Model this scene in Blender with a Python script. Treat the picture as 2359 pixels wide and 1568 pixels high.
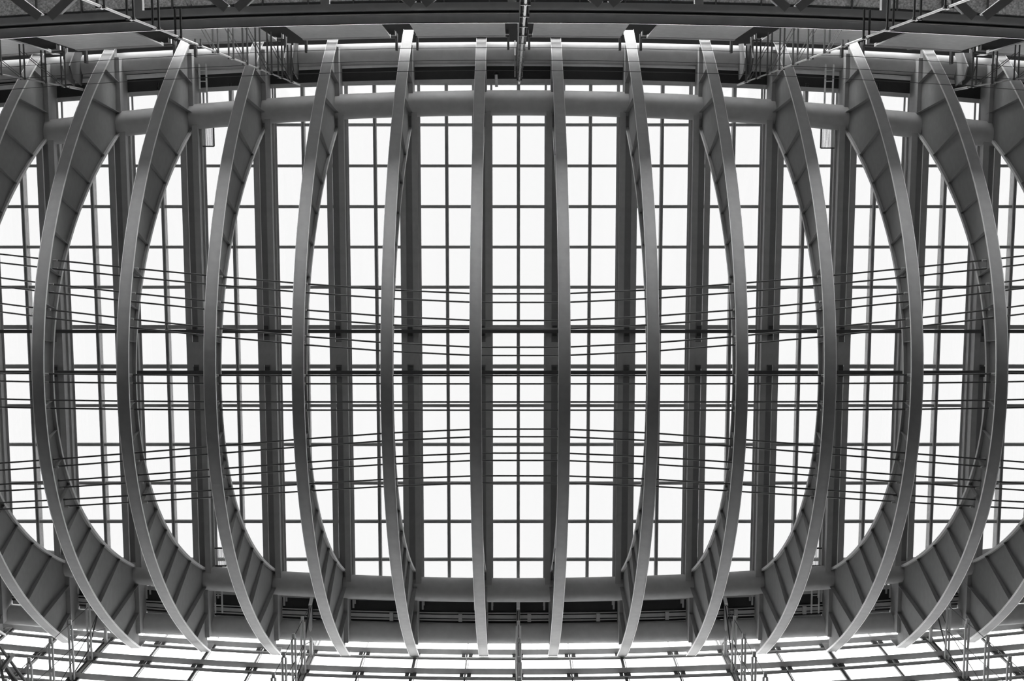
import bpy, math, random
from mathutils import Vector, Matrix
random.seed(7)
for o in list(bpy.data.objects):
    bpy.data.objects.remove(o)
SC = bpy.context.scene
COL = SC.collection

# ------------------------------------------------------------------ camera
TH = 0.12081                       # tilt away from straight up
FPX = 2854.0
cs, sn = math.cos(TH), math.sin(TH)
cam_d = bpy.data.cameras.new('camera')
cam = bpy.data.objects.new('camera', cam_d)
COL.objects.link(cam)
cam_d.sensor_fit = 'HORIZONTAL'
cam_d.sensor_width = 36.0
cam_d.lens = FPX * 36.0 / 2359.0
cam_d.clip_start = 0.1
cam_d.clip_end = 1000
# image right = +X, image up = (0,-cs,sn), the lens looks up along (0,sn,cs)
cam.matrix_world = Matrix(((1, 0, 0, 0), (0, -cs, -sn, 0), (0, sn, -cs, 1.6), (0, 0, 0, 1)))
SC.camera = cam

# ------------------------------------------------------------------ light
w = bpy.data.worlds.new('overcast_sky')
SC.world = w
w.use_nodes = True
nt = w.node_tree
nt.nodes.clear()
wo = nt.nodes.new('ShaderNodeOutputWorld')
bg = nt.nodes.new('ShaderNodeBackground')
bg.inputs[0].default_value = (1, 1, 1, 1)
bg.inputs[1].default_value = 9.0
nt.links.new(bg.outputs[0], wo.inputs[0])
SC.view_settings.view_transform = 'Standard'
SC.view_settings.look = 'None'
SC.view_settings.exposure = 0.0
SC.view_settings.gamma = 1.0
SC.view_settings.use_curve_mapping = False

# ------------------------------------------------------------------ geometry frame (heights from the camera, +1.6 to the floor)
CZ = 1.6
X0, BAY, EB = 0.3083, 3.43208, 0.00019
YC = 7.80                           # the roof's long axis


def kx(k):
    """x of bay line k (ribs stand on the half numbers)"""
    return X0 + k * BAY * (1 - EB * k * k)


def at(x, y, Z=None, X=None, Y=None):
    """point in the hall on the sight line of a pixel, at a known height, x or y"""
    u = (x - 1179.5) / FPX
    v = (y - 784.0) / FPX
    d = Vector((u, v * cs + sn, cs - v * sn))
    if Z is not None:
        s = Z / d.z
    elif X is not None:
        s = X / d.x
    else:
        s = Y / d.y
    p = d * s
    return p


# ------------------------------------------------------------------ materials
def mat(name, c, rough=0.5, metal=0.0, noise=0.06, scale=3.0, bump=0.0):
    m = bpy.data.materials.new(name)
    m.use_nodes = True
    n = m.node_tree.nodes
    l = m.node_tree.links
    b = n['Principled BSDF']
    b.inputs['Roughness'].default_value = rough
    b.inputs['Metallic'].default_value = metal
    b.inputs['Specular IOR Level'].default_value = 0.2
    tc = n.new('ShaderNodeTexCoord')
    nz = n.new('ShaderNodeTexNoise')
    nz.inputs['Scale'].default_value = scale
    nz.inputs['Detail'].default_value = 6
    l.new(tc.outputs['Object'], nz.inputs['Vector'])
    r = n.new('ShaderNodeValToRGB')
    r.color_ramp.elements[0].position = 0.3
    r.color_ramp.elements[1].position = 0.7
    a, z = c * (1 - noise), c * (1 + noise)
    r.color_ramp.elements[0].color = (a, a, a, 1)
    r.color_ramp.elements[1].color = (z, z, z, 1)
    l.new(nz.outputs[0], r.inputs[0])
    l.new(r.outputs[0], b.inputs['Base Color'])
    if bump:
        bp = n.new('ShaderNodeBump')
        bp.inputs['Strength'].default_value = bump
        bp.inputs['Distance'].default_value = 0.02
        l.new(nz.outputs[0], bp.inputs['Height'])
        l.new(bp.outputs[0], b.inputs['Normal'])
    return m


M_RIB = mat('painted_steel', 0.37, 0.7)
M_WEB = mat('shaded_web_steel', 0.26, 0.75)  # rib steel made darker, the shade on the webs put into the colour
M_EDGE_LIGHT = mat('flange_edge_highlight', 0.78, 0.5)  # bright catch-light of the flange edges painted as colour
M_TUBE = mat('tube_steel', 0.50, 0.6)
M_BEAM = mat('roof_beam_steel', 0.46, 0.6)
M_BAR = mat('glazing_bar_steel', 0.55, 0.6)
M_TRIM = mat('pale_trim', 0.5, 0.4)
M_DARK = mat('dark_steel', 0.10, 0.5)
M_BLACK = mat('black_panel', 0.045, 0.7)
M_PANEL = mat('pale_wall_panel', 0.8, 0.7)
M_CABLE = mat('cable_steel', 0.10, 0.4)
M_ROD = mat('stainless_rod', 0.42, 0.3, metal=0.3)
M_DECK = mat('deck_grating', 0.55, 0.8, noise=0.5, scale=18)
M_WALK = mat('walkway_steel', 0.75, 0.6)
M_SLOT = mat('slot_steel', 0.27, 0.7)
M_BLOCKER = mat('dark_light_blocker', 0.05, 0.9)  # near-black, for the added walls and roof that block light
M_BLOCKER.node_tree.nodes['Principled BSDF'].inputs['Specular IOR Level'].default_value = 0.0
M_FLOOR = mat('dark_stone_floor', 0.008, 0.9, noise=0.2, scale=0.5)
M_FLOOR.node_tree.nodes['Principled BSDF'].inputs['Specular IOR Level'].default_value = 0.0

def glass(name, trans):
    m = bpy.data.materials.new(name)
    m.use_nodes = True
    n_ = m.node_tree.nodes
    l_ = m.node_tree.links
    n_.clear()
    go = n_.new('ShaderNodeOutputMaterial')
    mx = n_.new('ShaderNodeMixShader')
    tr = n_.new('ShaderNodeBsdfTransparent')
    tr.inputs[0].default_value = (trans, trans, trans, 1)
    gl = n_.new('ShaderNodeBsdfGlossy')
    gl.inputs['Roughness'].default_value = 0.1
    gl.inputs[0].default_value = (1, 1, 1, 1)
    mx.inputs[0].default_value = 0.04
    l_.new(tr.outputs[0], mx.inputs[1])
    l_.new(gl.outputs[0], mx.inputs[2])
    l_.new(mx.outputs[0], go.inputs[0])
    return m


M_GLASS = glass('clear_glass', 0.72)
M_ROOFGLASS = glass('tinted_roof_glass', 0.337)      # a ray crosses both faces of a pane


# ------------------------------------------------------------------ mesh helpers
class MB:
    def __init__(s):
        s.v = []
        s.f = []
        s.smooth = False

    def box(s, x0, x1, y0, y1, z0, z1):
        b = len(s.v)
        s.v += [(x0, y0, z0), (x1, y0, z0), (x1, y1, z0), (x0, y1, z0), (x0, y0, z1), (x1, y0, z1), (x1, y1, z1), (x0, y1, z1)]
        s.f += [tuple(b + i for i in q) for q in ((0, 3, 2, 1), (4, 5, 6, 7), (0, 1, 5, 4), (1, 2, 6, 5), (2, 3, 7, 6), (3, 0, 4, 7))]
        return s

    def tube(s, pts, r, n=8, cap=True):
        b = len(s.v)
        pts = [Vector(p) for p in pts]
        for i, p in enumerate(pts):
            d = (pts[min(i + 1, len(pts) - 1)] - pts[max(i - 1, 0)]).normalized()
            a = Vector((0, 0, 1)) if abs(d.z) < 0.9 else Vector((0, 1, 0))
            u = d.cross(a).normalized()
            w_ = d.cross(u)
            for j in range(n):
                t = 2 * math.pi * j / n
                s.v.append(tuple(p + u * (math.cos(t) * r) + w_ * (math.sin(t) * r)))
        for i in range(len(pts) - 1):
            for j in range(n):
                a, c = b + i * n + j, b + i * n + (j + 1) % n
                s.f.append((a, c, c + n, a + n))
        if cap:
            s.f.append(tuple(b + j for j in range(n))[::-1])
            s.f.append(tuple(b + (len(pts) - 1) * n + j for j in range(n)))
        return s

    def bar(s, p, q, wx, wz):
        """square bar between two points"""
        p, q = Vector(p), Vector(q)
        d = (q - p).normalized()
        a = Vector((0, 0, 1)) if abs(d.z) < 0.9 else Vector((0, 1, 0))
        u = d.cross(a).normalized() * (wx / 2)
        w_ = d.cross(u).normalized() * (wz / 2)
        b = len(s.v)
        for c in (p, q):
            s.v += [tuple(c - u - w_), tuple(c + u - w_), tuple(c + u + w_), tuple(c - u + w_)]
        s.f += [tuple(b + i for i in t) for t in ((0, 3, 2, 1), (4, 5, 6, 7), (0, 1, 5, 4), (1, 2, 6, 5), (2, 3, 7, 6), (3, 0, 4, 7))]
        return s

    def sweep(s, rings):
        """closed rings of equal length -> closed skin"""
        b = len(s.v)
        n = len(rings[0])
        for r in rings:
            s.v += [tuple(p) for p in r]
        for i in range(len(rings) - 1):
            for j in range(n):
                a, c = b + i * n + j, b + i * n + (j + 1) % n
                s.f.append((a, c, c + n, a + n))
        s.f.append(tuple(b + j for j in range(n))[::-1])
        s.f.append(tuple(b + (len(rings) - 1) * n + j for j in range(n)))
        return s

    def mesh(s, name):
        me = bpy.data.meshes.new(name)
        me.from_pydata([(a, b, c + CZ) for a, b, c in s.v], [], s.f)
        me.validate()
        import bmesh
        bm = bmesh.new()
        bm.from_mesh(me)
        bmesh.ops.recalc_face_normals(bm, faces=bm.faces)
        bm.to_mesh(me)
        bm.free()
        if s.smooth:
            me.polygons.foreach_set('use_smooth', [True] * len(me.polygons))
        return me

    def build(s, name, material, parent=None, origin=None):
        """origin (x,y,z, heights from camera) becomes the object's own location"""
        o = None
        if origin is None and s.v:
            c = [sum(p[i] for p in s.v) / len(s.v) for i in range(3)]
            origin = c
        s.v = [(a - origin[0], b - origin[1], c - origin[2]) for a, b, c in s.v]
        me = s.mesh(name)
        for vv in me.vertices:
            vv.co.z -= CZ
        me.materials.append(material)
        o = bpy.data.objects.new(name, me)
        COL.objects.link(o)
        o.location = (origin[0], origin[1], origin[2] + CZ)
        if parent is not None:
            o.parent = parent
            o.location = Vector(o.location) - WORLD[parent.name]
        WORLD[o.name] = Vector((origin[0], origin[1], origin[2] + CZ))
        return o


WORLD = {}


def thing(name, x, y, z, label=None, cat=None, group=None, kind=None):
    o = bpy.data.objects.new(name, None)
    COL.objects.link(o)
    o.location = (x, y, z + CZ)
    o.empty_display_size = 0.3
    WORLD[o.name] = Vector(o.location)
    tag(o, label, cat, group, kind)
    return o


def tag(o, label=None, cat=None, group=None, kind=None):
    if label:
        o['label'] = label
    if cat:
        o['category'] = cat
    if group:
        o['group'] = group
    if kind:
        o['kind'] = kind
    return o


def copy_part(src, parent, wx, wy, wz):
    c = src.copy()
    COL.objects.link(c)
    c.parent = parent
    c.location = Vector((wx, wy, wz + CZ)) - WORLD[parent.name]
    WORLD[c.name] = Vector((wx, wy, wz + CZ))
    return c


def beam_x(mb, prof, yf, zf=lambda x: 0.0, x0=-29.0, x1=29.0, n=30):
    """profile [(dy,dz)] swept along x on a plan curve"""
    rings = []
    for i in range(n + 1):
        x = x0 + (x1 - x0) * i / n
        rings.append([(x, yf(x) + a, zf(x) + b) for a, b in prof])
    mb.sweep(rings)
    return mb


def rect(y0, y1, z0, z1):
    return [(y0, z0), (y1, z0), (y1, z1), (y0, z1)]


ORD = ['', 'nearest', 'second', 'third', 'fourth', 'fifth', 'sixth', 'seventh', 'eighth']


def place(k):
    """words for a half-number bay line"""
    i = int(abs(k) + 0.5)
    return ORD[i] + (' left' if k < 0 else ' right') + ' of the centre line'


# ------------------------------------------------------------------ the ground
fl = MB().box(-900, 900, -900, 900, -1.9, -1.6).build('floor', M_FLOOR)
tag(fl, 'dark stone floor of the hall, far below the roof', kind='structure')
for nm, sx in (('added_wall_west', -1), ('added_wall_east', 1)):  # unseen walls, added to keep sideways light off the rib webs
    o = MB().box(min(sx * 60, sx * 61), max(sx * 60, sx * 61), -45, 60, -1.6, 62).build(nm, M_BLOCKER)
    tag(o, 'unseen dark wall outside the picture, added to block light from the hall end', kind='structure')
    o = MB().box(min(sx * 29.5, sx * 60), max(sx * 29.5, sx * 60), -45, 60, 61.5, 62).build('ceiling', M_BLOCKER)  # unseen opaque roof, added with the walls to cut light
    tag(o, 'unseen opaque roof beyond the picture, added to block light', kind='structure')

# ------------------------------------------------------------------ hull curves
def keel(k):
    return 47.3 + 0.0005 * k ** 4


def low(t, k):
    return keel(k) + 0.0475 * t * t + 2.07e-5 * t ** 4


def chord(t, k):
    return keel(k) + 1.15 + 0.073 * t * t + 0.00014 * t ** 4


def tip(X):
    return 15.25 - 0.0021 * X * X


ROOFZ = 60.0
ROW = 1.93920
ROW0 = -3.0845
KS = [i + 0.5 for i in range(-8, 8)]
rows = list(range(-1, 13))


def yrow(n):
    return ROW0 + n * ROW


# ------------------------------------------------------------------ glass roof, one bay at a time (window_<n>)
for bi in range(-8, 8):
    m_ = bi                                     # mullion in the middle of bay m
    if bi == -8:
        continue
    xa, xm, xb = kx(m_ - 0.5), kx(m_), kx(m_ + 0.5)
    side = 'on the centre line' if m_ == 0 else ORD[abs(m_)] + (' left' if m_ < 0 else ' right') + ' of the central bay'
    win = thing('window_%d' % (bi + 8), xm, YC, ROOFZ, 'strip of skylight panes between two roof beams, ' + side, None, None, 'structure')
    y0, y1 = yrow(-1), yrow(12)
    # centre mullion, grooved
    mb = MB()
    for s_ in (-1, 1):
        mb.box(xm + s_ * 0.055 - 0.024, xm + s_ * 0.055 + 0.024, y0, y1, ROOFZ - 0.2, ROOFZ + 0.02)
    mb.box(xm - 0.03, xm + 0.03, y0, y1, ROOFZ - 0.10, ROOFZ + 0.02)
    mb.box(xm - 0.05, xm + 0.05, y0, y1, ROOFZ + 0.06, ROOFZ + 0.36)
    mb.build('mullion', M_BAR, win)
    # cross bars
    first = {}
    for n in rows:
        yy = yrow(n)
        key = 'ridge' if n in (5, 6) else 'bar'
        wdt = 0.19 if key == 'ridge' else 0.14
        if key not in first:
            mb = MB()
            for s_ in (-1, 1):
                mb.box(xa, xb, yy + s_ * (wdt / 2 - 0.02) - 0.022, yy + s_ * (wdt / 2 - 0.02) + 0.022, ROOFZ - 0.13, ROOFZ + 0.03)
            mb.box(xa, xb, yy - wdt / 2 + 0.02, yy + wdt / 2 - 0.02, ROOFZ - 0.09, ROOFZ + 0.03)
            first[key] = mb.build('cross_bar', M_BAR, win, origin=(xm, yy, ROOFZ))
        else:
            copy_part(first[key], win, xm, yy, ROOFZ)
    # node bosses where mullion and bar meet are part of the bars; panes
    for (a, b) in ((xa, xm), (xm, xb)):
        src = None
        for n in rows[:-1]:
            yc = yrow(n) + ROW / 2
            xc = (a + b) / 2
            if src is None:
                mb = MB().box(a + 0.01, b - 0.01, yc - ROW / 2 + 0.01, yc + ROW / 2 - 0.01, ROOFZ + 0.03, ROOFZ + 0.05)
                src = mb.build('pane', M_ROOFGLASS, win, origin=(xc, yc, ROOFZ))
            else:
                copy_part(src, win, xc, yc, ROOFZ)

# ------------------------------------------------------------------ main roof beams
for k in KS:
    x = kx(k)
    s2 = 0.0025 * x * x
    y0, y1 = -6.7 + s2 * 0.7, 22.2 - s2 * 0.7
    b = thing('roof_beam', x, YC, 58.5, 'wide grey slotted steel roof beam, ' + place(k) + ', close under the glass', 'beam', 'main beams carrying the glass roof')
    zb, zt = 58.52, 59.86
    hw, hs = 0.42, 0.15
    for s_ in (-1, 1):
        mb = MB()
        xa, xb = sorted((x + s_ * hs, x + s_ * hw))
        yi, yj = -4.0 + s2, 19.5 - s2
        mb.box(xa, xb, yi, yj, zb, zb + 0.05)
        mb.build('bottom_flange', M_BEAM, b)
        mb = MB()
        xs = x + s_ * (hw - 0.05)
        mb.box(xs - 0.015, xs + 0.015, yi, yj, zb + 0.05, zt)
        mb.build('side_plate', M_BEAM, b)
        mb = MB()
        for zz in (zb + 0.62, zt - 0.1):
            xe = x + s_ * (hw + 0.01)
            mb.box(xe - 0.045, xe + 0.045, y0 + 1.6, y1 - 1.6, zz, zz + 0.03)
        mb.build('edge_trim', M_TRIM, b)
    for ya, yb in ((y0, yi + 0.05), (yj - 0.05, y1)):         # narrower box ends beyond the tubes
        MB().box(x - 0.2, x + 0.22, ya, yb, zb + 0.1, zt).build('beam_end', M_RIB, b)
    mb = MB().box(x - hs - 0.02, x + hs + 0.02, yi, yj, zb + 0.22, zb + 0.26)
    mb.build('slot_plate', M_SLOT, b)
    mb = MB().box(x - hs, x + hs, YC - 0.62, YC + 0.47, zb - 0.01, zb + 0.05)
    mb.build('ridge_plate', M_BEAM, b)
    for yy in (6.64, 8.6):
        mb = MB().box(x - 0.11, x + 0.11, yy - 0.25, yy + 0.25, zb - 0.06, zb)
        mb.build('rail_shoe', M_DARK, b)

for nm, yy in (('upper', 6.64), ('lower', 8.60)):
    mb = MB().box(-28, 28, yy - 0.08, yy + 0.08, 58.2, 58.36)
    mb.box(-28, 28, yy - 0.05, yy + 0.05, 58.36, 58.44)
    o = mb.build('roof_rail', M_DARK)
    tag(o, 'long straight dark rail under the roof beams, %s of the two along the middle' % nm, 'rail', 'rails along the middle of the roof')

# ------------------------------------------------------------------ ribs
CAB = []
for base, fac in ((0.36, 0.0), (0.69, 0.0), (1.44, 1.0), (1.76, 1.0), (2.46, 0.97), (2.78, 0.97), (3.47, 0.90), (3.80, 0.90)):
    for s_ in (-1, 1):
        CAB.append((s_, base, fac))


def cable_t(s_, base, fac, k):
    return 0.08 + s_ * (base + fac * 0.74 * (math.sqrt(1 + (k / 2.0) ** 2) - 1))


def cable_z(t, k):
    return 0.5 * (low(t, k) + chord(t, k))


def curve_strip(x, k, fn, hw, th, ta, tb, n, up):
    """flat bar bent along a hull curve"""
    rings = []
    for i in range(n + 1):
        t = ta + (tb - ta) * i / n
        z = fn(t, k)
        sl = (fn(t + 0.01, k) - fn(t - 0.01, k)) / 0.02
        nn = Vector((0, -sl, 1)).normalized() * (th * up)
        rings.append([(x - hw, YC + t, z), (x + hw, YC + t, z), (x + hw, YC + t + nn.y, z + nn.z), (x - hw, YC + t + nn.y, z + nn.z)])
    return MB().sweep(rings)


for k in KS:
    x = kx(k)
    T = tip(x)
    r = thing('truss_rib', x, YC, keel(k), 'deep curved plate rib of the hull-shaped truss, ' + place(k), 'rib', 'curved ribs of the roof truss')
    # web plate
    t_in = 11.8 - 0.0029 * x * x - 0.25            # where the chord meets the inner tube
    mb = MB()
    N = 72
    ts = [-T + 2 * T * i / N for i in range(N + 1)]
    rings = []
    for t in ts:
        zl = low(t, k)
        zu = min(chord(t, k), 59.0) if abs(t) < t_in else 59.0
        zu = max(zu, zl + 0.3)
        rings.append([(x - 0.02, YC + t, zl), (x + 0.02, YC + t, zl), (x + 0.02, YC + t, zu), (x - 0.02, YC + t, zu)])
    mb.sweep(rings)
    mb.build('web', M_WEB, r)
    curve_strip(x, k, low, 0.222, 0.05, -T, T, 72, -1).build('bottom_flange', M_RIB, r)
    # chord up to the tubes
    tc = t_in
    while chord(tc, k) > 58.9:
        tc -= 0.05
    curve_strip(x, k, chord, 0.13, 0.11, -tc, tc, 60, 1).build('top_flange', M_RIB, r)
    # thin strips on both flanges, edge highlights put into their pale colour
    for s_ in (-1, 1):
        curve_strip(x + s_ * 0.229, k, lambda t, kk: low(t, kk), 0.008, 0.085, -T, T, 72, -1).build('edge_highlight', M_EDGE_LIGHT, r)
        curve_strip(x + s_ * 0.137, k, chord, 0.008, 0.12, -tc, tc, 60, 1).build('edge_highlight', M_EDGE_LIGHT, r)
    # stiffeners, both faces
    for j in range(10):
        tt = 0.6 + 1.4 * j
        if tt > T - 0.5:
            continue
        for sg in (-1, 1):
            t = sg * tt
            tu = t * (0.90 if tt < 11.0 else 0.96)
            zl = low(t, k)
            zu = (chord(tu, k) if abs(tu) < tc else 59.0)
            for s_ in (-1, 1):
                mb = MB()
                a = x + s_ * 0.02
                bl, bu = x + s_ * 0.215, x + s_ * 0.12
                if abs(tu) >= tc:
                    bu = x + s_ * 0.2
                e = 0.012
                mb.v = [(a, YC + t - e, zl), (bl, YC + t - e, zl), (bu, YC + tu - e, zu), (a, YC + tu - e, zu),
                        (a, YC + t + e, zl), (bl, YC + t + e, zl), (bu, YC + tu + e, zu), (a, YC + tu + e, zu)]
                mb.f = [(0, 1, 2, 3), (4, 7, 6, 5), (0, 4, 5, 1), (1, 5, 6, 2), (2, 6, 7, 3), (3, 7, 4, 0)]
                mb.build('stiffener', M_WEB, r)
    # end plates
    for sg in (-1, 1):
        y = YC + sg * T
        mb = MB().box(x - 0.16, x + 0.16, y - 0.02, y + 0.02, low(T, k), 60.6)
        mb.build('end_plate', M_RIB, r)
    # cable clamps
    src = None
    for q in range(0, 16, 4):
        for s_ in (-1, 1):
            c = [cc for cc in CAB if cc[0] == s_][q // 2:q // 2 + 2]
            t = sum(cable_t(*cc, k) for cc in c) / 2
            z = cable_z(t, k)
            if src is None:
                mb = MB()
                for e in (-0.165, 0.165):
                    mb.tube([(x - 0.2, YC + t + e, z - 0.03), (x, YC + t + e, z), (x + 0.2, YC + t + e, z - 0.03)], 0.045, 8)
                mb.box(x - 0.03, x + 0.03, YC + t - 0.17, YC + t + 0.17, z - 0.015, z + 0.015)
                src = mb.build('cable_clamp', M_BEAM, r, origin=(x, YC + t, z))
            else:
                copy_part(src, r, x, YC + t, z)

# ------------------------------------------------------------------ tension cables
for (s_, base, fac) in sorted(CAB, key=lambda c: c[0] * c[1]):
    pts = []
    for k in KS:
        t = cable_t(s_, base, fac, k)
        pts.append((kx(k), YC + t, cable_z(t, k)))
    mb = MB().tube(pts, 0.034, 6)
    o = mb.build('tension_cable', M_CABLE)
    pi = {0.36: 0, 0.69: 0, 1.44: 1, 1.76: 1, 2.46: 2, 2.78: 2, 3.47: 3, 3.80: 3}[base]
    inner = base in (0.36, 1.44, 2.46, 3.47)
    half = 'upper' if s_ < 0 else 'lower'
    pr = ['the %s middle pair' % half, 'the pair next %s the middle' % ('above' if s_ < 0 else 'below'), 'the third pair %s the middle' % ('above' if s_ < 0 else 'below'), 'the outermost %s pair' % half][pi]
    tag(o, 'thin dark cable through the ribs, %s one of %s' % ('inner' if inner else 'outer', pr), 'cable', 'tension cables along the keel of the truss')

# ------------------------------------------------------------------ the four long tubes
for nm, y0, sg, sag, z, rad in (('upper inner', -4.05, 1, 0.0029, 58.95, 0.585), ('lower inner', 19.50, -1, 0.0027, 58.95, 0.585),
                                ('upper outer', -6.42, 1, 0.0015, 59.6, 0.50), ('lower outer', 21.95, -1, 0.0016, 59.6, 0.50)):
    pts = []
    for i in range(61):
        X = -30 + i
        pts.append((X, y0 + sg * sag * X * X, z))
    mb = MB()
    mb.smooth = True
    mb.tube(pts, rad, 32)
    o = thing('truss_tube', 0, y0, z, 'thick round grey steel tube running along the truss, ' + nm + ' one', 'tube', 'long tubes of the roof truss')
    mb.build('pipe', M_TUBE, o)

# ------------------------------------------------------------------ opaque roof margins
def yt(c, s_):
    return lambda X: c + s_ * 0.0027 * X * X


for nm, sg, ye in (('upper', 1, yrow(-1)), ('lower', -1, yrow(12))):
    root = thing('ceiling', 0, ye, ROOFZ + 0.3, 'dark opaque roof margin beyond the glass, along the %s edge' % nm, None, None, 'structure')
    d = -sg
    mb = MB()
    fe = (lambda a_, s_: (lambda X: a_ + s_ * 0.0019 * X * X))(ye, sg)
    beam_x(mb, rect(min(0, d * 0.2), max(0, d * 0.2), 0, 0.1), fe, lambda X: ROOFZ - 0.25)
    mb.build('edge_bar', M_BEAM, root)
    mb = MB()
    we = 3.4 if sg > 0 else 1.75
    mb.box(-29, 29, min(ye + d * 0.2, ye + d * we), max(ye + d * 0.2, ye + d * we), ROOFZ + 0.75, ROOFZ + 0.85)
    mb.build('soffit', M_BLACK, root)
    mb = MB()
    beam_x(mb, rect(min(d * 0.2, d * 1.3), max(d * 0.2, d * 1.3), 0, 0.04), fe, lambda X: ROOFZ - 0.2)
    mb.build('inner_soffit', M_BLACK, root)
    # pale gutter strips between the tubes
    if sg > 0:
        f = lambda X: -5.93 + 0.0019 * X * X
        mb = MB()
        beam_x(mb, rect(-0.09, 0.11, 0, 0.08), f, lambda X: 59.7)
        mb.build('fascia', M_PANEL, root)
        mb = MB()
        beam_x(mb, rect(-0.16, -0.12, -0.02, 0.08), f, lambda X: 59.7)
        mb.build('gutter_edge', M_TRIM, root)
    else:
        for off, wd, m2, zz in ((20.96, 0.05, M_TRIM, 59.72), (21.13, 0.18, M_TRIM, 59.68), (21.3, 0.06, M_TRIM, 59.65), (21.045, 0.05, M_BLACK, 59.7)):
            mb = MB()
            beam_x(mb, rect(-wd / 2, wd / 2, 0, 0.06), (lambda o_: (lambda X: o_ - 0.0019 * X * X))(off), lambda X, z_=zz: z_)
            mb.build('gutter_strip', m2, root)
    for j in (range(-7, 8) if sg < 0 else ()):
        X = kx(j) + 0.55
        Y = (-5.93 + 0.0019 * X * X) if sg > 0 else (21.13 - 0.0019 * X * X)
        mb = MB().box(X - 0.09, X + 0.09, Y - 0.2, Y + 0.2, 59.5, 59.64)
        mb.build('gutter_bracket', M_TRIM, root)

# ------------------------------------------------------------------ lower side: glass curtain wall
WM = BAY * 0.75


def wx(i):
    return kx(i * 0.75)


def ywall(X):
    return 23.22 - 0.0021 * X * X


root = thing('wall_south', 0, 23.2, 30, 'tall glazed wall along the lower edge of the picture', None, None, 'structure')
ZT = [62.0 - 0.0, 59.42, 56.87, 54.3, 51.7, 49.1, 46.5]
XI = list(range(-11, 12))
for a in range(len(XI) - 1):
    xa, xb = wx(XI[a]), wx(XI[a + 1])
    for j in range(len(ZT) - 1):
        mb = MB()
        ya, yb = ywall(xa), ywall(xb)
        z1, z0 = ZT[j], ZT[j + 1]
        mb.v = [(xa, ya, z0), (xb, yb, z0), (xb, yb, z1), (xa, ya, z1), (xa, ya + 0.02, z0), (xb, yb + 0.02, z0), (xb, yb + 0.02, z1), (xa, ya + 0.02, z1)]
        mb.f = [(0, 1, 2, 3), (4, 7, 6, 5), (0, 4, 5, 1), (1, 5, 6, 2), (2, 6, 7, 3), (3, 7, 4, 0)]
        mb.build('pane', M_GLASS, root)
for i in XI:
    X = wx(i)
    Y = ywall(X)
    mast = (i % 4 == 0)
    wd = 0.14 if mast else (0.07 if i % 2 == 0 else 0.035)
    mb = MB()
    if mast:
        for s_ in (-1, 1):
            mb.box(X + s_ * 0.13 - 0.03, X + s_ * 0.13 + 0.03, Y - 0.12, Y + 0.02, 46, 62)
        mb.build('mullion', M_DARK, root)
        MB().box(X - 0.1, X + 0.1, Y - 0.05, Y, 46, 62).build('mullion_face', M_PANEL, root)
    else:
        mb.box(X - wd, X + wd, Y - 0.08, Y + 0.02, 46, 62)
        mb.build('mullion', M_DARK, root)
        MB().box(X + wd + 0.05, X + wd + 0.09, Y - 0.03, Y, 46, 62).build('mullion_edge', M_PANEL, root)
for z in ZT[1:]:
    mb = MB()
    beam_x(mb, rect(-0.34, -0.06, 0.42, 0.47), ywall, lambda X, z_=z: z_, n=44)
    mb.build('shelf', M_BAR, root)
    mb = MB()
    beam_x(mb, rect(-0.09, 0.02, -0.1, 0.06), ywall, lambda X, z_=z: z_, n=44)
    mb.build('transom', M_BAR, root)
    for i in XI[:-1]:
        for fr in ((0.06, 0.94) if i % 2 == 0 else (0.08, 0.92)):
            X = wx(i) + (wx(i + 1) - wx(i)) * fr
            Y = ywall(X)
            MB().box(X - 0.09, X + 0.09, Y - 0.12, Y - 0.02, z + 0.06, z + 0.44).build('shelf_bracket', M_DARK, root)

# ------------------------------------------------------------------ upper side: wall of pale panels, ledge, dark backing
def yup(X):
    return -6.85 + 0.0016 * X * X


root = thing('wall_north', 0, -6.9, 50, 'inner wall of pale panels and dark slots along the upper edge', None, None, 'structure')
for i in range(-5, 6):
    # slot centres every one and a half bays; pale panel between slots
    xa = kx(i * 1.5) + 0.60
    xb = kx((i + 1) * 1.5) - 0.60
    if i == 5:
        break
    mb = MB()
    n = 4
    rings = []
    for q in range(n + 1):
        X = xa + (xb - xa) * q / n
        Y = yup(X)
        rings.append([(X, Y - 0.06, 51.0), (X, Y, 51.0), (X, Y, 56.6), (X, Y - 0.06, 56.6)])
    mb.sweep(rings)
    mb.build('wall_panel', M_PANEL, root)
    mb = MB()
    rings = []
    for q in range(n + 1):
        X = xa + (xb - xa) * q / n
        Y = yup(X)
        rings.append([(X, Y - 0.12, 56.6), (X, Y + 0.03, 56.6), (X, Y + 0.03, 56.95), (X, Y - 0.12, 56.95)])
    mb.sweep(rings)
    mb.build('panel_cap', M_BAR, root)
mb = MB()
beam_x(mb, rect(-1.0, -0.95, -6.4, -0.1), yup, lambda X: 57.4)
mb.build('backing', M_BLACK, root)
for zz, m_ in ((57.15, M_BLACK), (57.62, M_BAR), (58.08, M_BLACK), (58.5, M_SLOT)):
    for i in range(-5, 5):
        xa = kx(i * 1.5) + 0.45
        xb = kx((i + 1) * 1.5) - 0.45
        mb = MB()
        beam_x(mb, rect(-0.36, -0.16, 0, 0.16), yup, lambda X, z_=zz: z_, xa, xb, 3)
        mb.build('wall_rail', m_, root)
for i in range(-5, 6):
    for s_ in (-1, 1):
        X = kx(i * 1.5) + s_ * 0.48
        Y = yup(X)
        MB().box(X - 0.05, X + 0.05, Y - 0.3, Y + 0.42, 58.2, 58.5).build('panel_hanger', M_DARK, root)
M_LAMP = bpy.data.materials.new('lit_tube')
M_LAMP.use_nodes = True
M_LAMP.node_tree.nodes['Principled BSDF'].inputs['Emission Color'].default_value = (1, 1, 1, 1)
M_LAMP.node_tree.nodes['Principled BSDF'].inputs['Emission Strength'].default_value = 1.2
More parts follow.
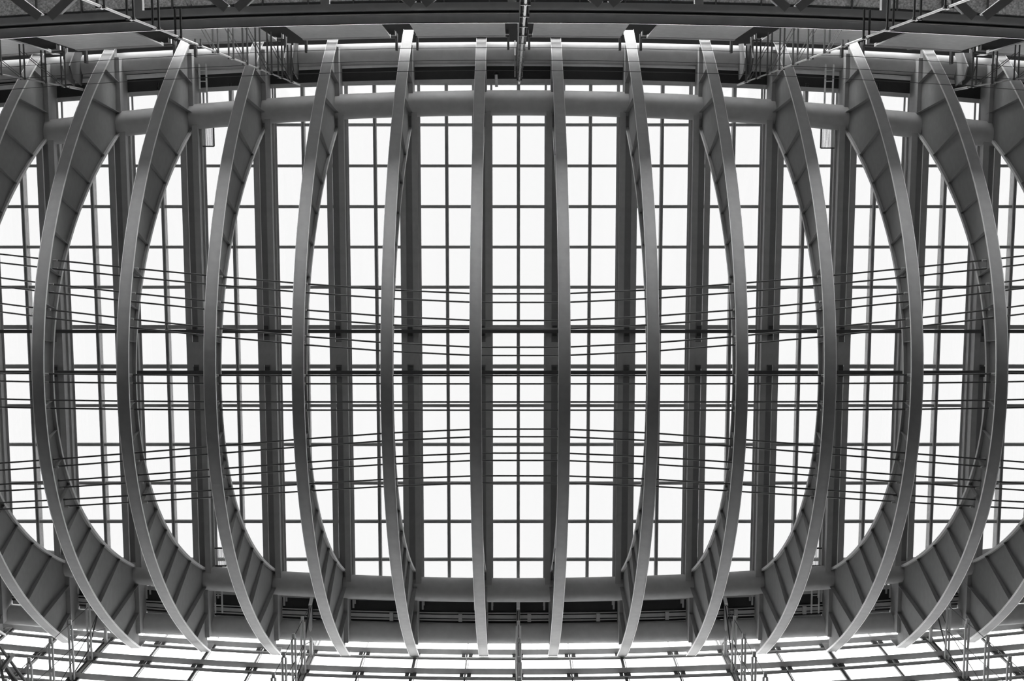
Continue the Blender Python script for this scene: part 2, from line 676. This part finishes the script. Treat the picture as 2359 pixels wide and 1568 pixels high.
for i in (-3, 3):                                 # lit strip lamps in two of the slots
    X = kx(i * 1.5)
    for a, b in ((-0.55, -0.22), (-0.1, 0.5)):
        a, b = (a, b) if i > 0 else (-b, -a)
        MB().box(X + a, X + b, yup(X) - 0.06, yup(X) + 0.02, 51.45, 51.52).build('strip_lamp', M_LAMP, root)

# ------------------------------------------------------------------ upper walkway seen from below
def ywk(X):
    return -4.98 + 0.0020 * X * X


wk = thing('walkway', 0, -5.3, 38, 'long grey steel walkway with cross bracing at the top edge of the picture', 'walkway')
ZW = 38.0
SX = 21.0
beam_x(MB(), rect(-0.27, 0.0, 0, 0.14), ywk, lambda X: ZW, -SX, SX, 28).build('edge_beam', M_WALK, wk)
beam_x(MB(), rect(-0.60, -0.36, 0.0, 0.35), ywk, lambda X: ZW, -SX, SX, 28).build('inner_beam', M_WALK, wk)
beam_x(MB(), rect(-0.36, -0.27, 0.12, 0.2), ywk, lambda X: ZW, -SX, SX, 28).build('joint_strip', M_DARK, wk)
beam_x(MB(), rect(-0.01, 0.01, -0.02, 0.0), ywk, lambda X: ZW, -SX, SX, 28).build('edge_trim', M_DARK, wk)
beam_x(MB(), rect(-0.285, -0.262, -0.06, 0.0), ywk, lambda X: ZW, -SX, SX, 28).build('edge_trim', M_TRIM, wk)
beam_x(MB(), rect(-0.372, -0.355, -0.05, 0.0), ywk, lambda X: ZW, -SX, SX, 28).build('edge_trim', M_TRIM, wk)
beam_x(MB(), rect(-3.6, -0.72, 1.3, 1.36), ywk, lambda X: ZW, -SX, SX, 28).build('deck', M_DECK, wk)
beam_x(MB(), rect(-0.86, -0.60, 1.25, 1.30), ywk, lambda X: ZW, -SX, SX, 28).build('deck_edge', M_BLACK, wk)
for i in range(-3, 4):
    Xn = (i + 0.5) * 5.6
    for s_ in (-1, 1):
        Xf = Xn + s_ * 2.6
        MB().bar((Xn + s_ * 0.15, ywk(Xn) - 0.55, ZW + 0.1), (Xf, ywk(Xf) - 2.6, ZW + 0.1), 0.26, 0.2).build('diagonal', M_BEAM, wk)
    Xp = Xn + 2.8
    MB().box(Xp - 0.13, Xp + 0.13, ywk(Xp) - 3.0, ywk(Xp) - 0.55, ZW + 0.02, ZW + 0.24).build('cross_beam', M_WALK, wk)
    for q in range(4):
        Xq = Xn + 0.7 + q * 1.4 - 2.8
        MB().box(Xq - 0.02, Xq + 0.02, ywk(Xq) - 3.0, ywk(Xq) - 0.7, ZW + 1.2, ZW + 1.3).build('deck_rib', M_DARK, wk)

# ------------------------------------------------------------------ mast trusses of the upper wall
names_m = {-2: 'far left', -1: 'left of centre', 0: 'on the centre line', 1: 'right of centre', 2: 'far right'}
for j in (-2, -1, 0, 1, 2):
    X = kx(j * 3)
    dy = 0.0013 * X * X
    r = thing('wall_mast', X, -5 + dy, 45, 'slender mast truss with bright rod hanging before the upper wall, ' + names_m[j], 'mast truss', 'mast trusses of the upper wall')
    lean = {-2: -0.35, -1: 0.0, 0: 0.03, 1: 0.0, 2: 0.35}[j]

    def yr(z, dy=dy):
        return -4.97 + dy * 0.55 + (59.0 - z) * 0.017 - 0.0008 * (59 - z) ** 2 * 0.0

    xr = X + (0.02 if j == 0 else 0)
    zs = [59.0 - 2.35 * q for q in range(14)]
    MB().tube([(xr, yr(z), z) for z in zs], 0.034, 8).build('chord_rod', M_ROD, r)
    MB().tube([(xr, yr(59.0), 59.1), (xr, yr(57.4), 57.3)], 0.06, 8).build('rod_sleeve', M_ROD, r)
    src = None
    for q, z in enumerate(zs[1:]):
        ya = yr(z)
        yb = -6.6 + 0.0016 * X * X if z > 41 else ywk(X) + 0.02
        if z < 38.5:
            yb = ywk(X) - 0.6
        mb = MB()
        for s_ in (-1, 1):
            mb.tube([(xr + s_ * 0.085, ya, z), (xr + s_ * 0.085, yb, z)], 0.035, 6)
        mb.box(xr - 0.12, xr + 0.12, ya - 0.03, ya + 0.05, z - 0.05, z + 0.05)
        mb.build('strut', M_DARK, r)
        MB().tube([(xr, ya + 0.02, z - 0.1), (xr, ya + 0.02, z + 0.1)], 0.05, 8).build('rod_collar', M_ROD, r)
    # brace cables
    for q in (0, 2, 4, 6):
        z1, z2 = zs[q + 1], zs[min(q + 3, 13)]
        mid = -6.3 + 0.0016 * X * X
        for s_ in (-1, 1):
            MB().tube([(xr + s_ * 0.06, yr(z1), z1), (xr + s_ * 0.06, mid, z2)], 0.016, 5).build('brace_cable', M_CABLE, r)
    # head blades: two lens shaped plates in front of the tube
    for s_ in (-1, 1):
        mb = MB()
        ya, yb = -6.95 + dy, -5.25 + dy * 0.75
        ym = (ya + yb) / 2
        xx = X + s_ * 0.17 - (0.25 if j < 0 else -0.25 if j > 0 else 0)
        out = [(ya, 59.4), (ya + 0.1, 58.4), (ym, 57.7), (yb - 0.25, 58.1), (yb, 59.2), (ym, 59.5)]
        mb.sweep([[(xx - 0.03, a, b) for a, b in out], [(xx + 0.03, a, b) for a, b in out]])
        mb.build('head_plate', M_DARK if s_ > 0 else M_SLOT, r)

# ------------------------------------------------------------------ mast trusses of the lower glass wall
for j in (-2, -1, 0, 1, 2):
    X = kx(j * 3)
    Yw = ywall(X)
    r = thing('glazing_mast', X, Yw, 50, 'slender mast truss with struts and cables bracing the lower glass wall, ' + names_m[j], 'mast truss', 'mast trusses of the lower glass wall')
    # bracket from tube to mast head
    yi = Yw - 2.75
    mb = MB()
    out = [(yi - 0.35, 60.9), (yi + 0.1, 59.2), (Yw - 0.9, 59.25), (Yw - 0.15, 60.2), (Yw - 0.15, 61.6), (yi + 0.6, 61.7), (yi - 0.3, 61.6)]
    mb.sweep([[(X - 0.03, a, b) for a, b in out], [(X + 0.03, a, b) for a, b in out]])
    mb.build('head_plate', M_DARK, r)
    MB().bar((X, yi - 0.75, 61.3), (X, yi + 0.12, 59.15), 0.17, 0.06).build('head_flange', M_TRIM, r)
    MB().tube([(X, yi + 0.05, 59.2), (X, Yw - 0.1, 59.2)], 0.09, 8).build('head_strut', M_WALK, r)
    zs = [59.2, 56.9, 54.5, 52.1, 49.7, 47.3]
    for q, z in enumerate(zs[1:]):
        ya = yi + 0.12 - 0.05 * q
        mb = MB()
        mb.tube([(X - 0.075, ya, z), (X - 0.075, Yw - 0.1, z)], 0.055, 6)
        mb.tube([(X + 0.075, ya, z), (X + 0.075, Yw - 0.1, z)], 0.055, 6)
        mb.box(X - 0.07, X + 0.07, ya - 0.25, ya, z - 0.05, z + 0.05)
        mb.box(X - 0.11, X + 0.11, ya + 1.15, ya + 1.3, z - 0.06, z + 0.06)
        mb.build('strut', M_WALK, r)
    pts = [(X, yi + 0.1 - (0.05 * q), z) for q, z in enumerate(zs)]
    MB().tube(pts, 0.018, 5).build('bow_cable', M_CABLE, r)
    MB().tube([(X + 0.05, yi + 0.1, 59.2), (X + 0.05, yi + 1.3, 56.9), (X + 0.05, Yw - 0.5, 52.1)], 0.02, 5).build('brace_cable', M_CABLE, r)
    MB().tube([(X - 0.05, yi + 0.1, 59.2), (X - 0.05, Yw - 0.6, 56.9), (X - 0.05, Yw - 0.2, 54.5)], 0.035, 5).build('brace_cable', M_CABLE, r)
    MB().tube([(X, yi + 1.3, 56.9), (X, yi + 1.2, 54.5), (X, yi + 1.0, 49.7)], 0.018, 5).build('brace_cable', M_CABLE, r)
    MB().tube([(X, Yw - 0.8, 59.2), (X, yi + 1.3, 56.9)], 0.025, 5).build('tie_rod', M_CABLE, r)

# ------------------------------------------------------------------ maintenance cradles under the glass
def cradle(px0, px1, py0, py1, Z, label, up):
    a = at(px0, py0, Z=Z)
    b = at(px1, py1, Z=Z)
    xa, xb, ya, yb = min(a.x, b.x), max(a.x, b.x), min(a.y, b.y), max(a.y, b.y)
    r = thing('maintenance_cradle', (xa + xb) / 2, (ya + yb) / 2, Z, label, 'cradle', 'maintenance cradles under the glass')
    fr = MB()
    for xx in (xa, xb):
        fr.box(xx - 0.03, xx + 0.03, ya, yb, Z - 0.05, Z + 0.05)
    for yy in (ya, yb):
        fr.box(xa, xb, yy - 0.03, yy + 0.03, Z - 0.05, Z + 0.05)
    fr.build('frame', M_DARK, r)
    nsl = 14
    src = None
    for i in range(nsl):
        X = xa + (xb - xa) * (i + 0.5) / nsl
        if src is None:
            src = MB().box(X - 0.008, X + 0.008, ya, yb, Z + 0.02, Z + 0.05).build('slat', M_WALK, r, origin=(X, (ya + yb) / 2, Z))
        else:
            copy_part(src, r, X, (ya + yb) / 2, Z)
    yo = ya if up else yb
    rl = MB()
    for f_ in (0.15, 0.62):
        X = xa + (xb - xa) * f_
        rl.tube([(X, yo, Z), (X, yo - 2.6 if up else yo + 2.4, Z)], 0.045, 6)
    rl.build('side_rail', M_WALK, r)
    rg = MB()
    for q in range(3):
        y = (yo - 1.0 - 0.5 * q) if up else (yo + 1.0 + 0.5 * q)
        rg.tube([(xa + (xb - xa) * 0.15, y, Z), (xa + (xb - xa) * 0.62, y, Z)], 0.025, 5)
    rg.build('rung', M_WALK, r)
    return r


cradle(457, 493, 262, 337, 59.2, 'small slatted maintenance cradle under the glass, upper left', True)
cradle(1893, 1929, 262, 341, 59.2, 'small slatted maintenance cradle under the glass, upper right', True)
cradle(487, 522, 1262, 1303, 59.2, 'small slatted maintenance cradle under the glass, lower left', False)
cradle(1868, 1903, 1262, 1303, 59.2, 'small slatted maintenance cradle under the glass, lower right', False)

# ------------------------------------------------------------------ thin wires along the upper truss side
for i, (yy, zz) in enumerate(((109.5, 55.6), (138.5, 55.0), (162.5, 54.4))):
    p = at(1195, yy, Z=zz)
    pts = []
    for q in range(31):
        X = -27 + 54 * q / 30
        pts.append((X, p.y + 0.0017 * X * X, zz))
    o = MB().tube(pts, 0.013, 5).build('guard_wire', M_DARK)
    tag(o, 'hair-thin wire strung across the upper rib ends, ' + ['top', 'middle', 'bottom'][i] + ' of three', 'wire', 'thin wires across the rib ends')

# ------------------------------------------------------------------ drain pipes at the roof edge
for (px, py0, py1, lab) in ((1143, 172, 196, 'short drain pipe with hooked collar beside the central mast, upper roof edge'),
                            ):
    a = at(px, py0, Z=59.6)
    b = at(px + 1, py1 + 4, Z=59.6)
    r = thing('drain_pipe', a.x, a.y, 59.6, lab, 'pipe')
    MB().tube([tuple(a), tuple(b)], 0.07, 10).build('pipe', M_WALK, r)
    arc = [(a.x + 0.14 * math.cos(t), a.y - 0.02 + 0.14 * math.sin(t) * -1, 59.55) for t in [math.pi * q / 8 for q in range(9)]]
    MB().tube(arc, 0.05, 6).build('collar', M_BLACK, r)

# ------------------------------------------------------------------ braced prop in the lower left corner
pp = thing('raking_prop', -17.5, 12.5, 42, 'crossed dark struts reaching into the lower left corner', 'strut')
Zp = 42.0
for (a, b, r_) in (((-30, 1448), (66, 1580), 0.055), ((-10, 1560), (28, 1508), 0.10), ((4, 1520), (45, 1585), 0.09), ((-4, 1500), (10, 1580), 0.05)):
    p, q = at(*a, Z=Zp), at(*b, Z=Zp - 0.6)
    MB().tube([tuple(p), tuple(q)], r_, 8).build('strut', M_DARK, pp)
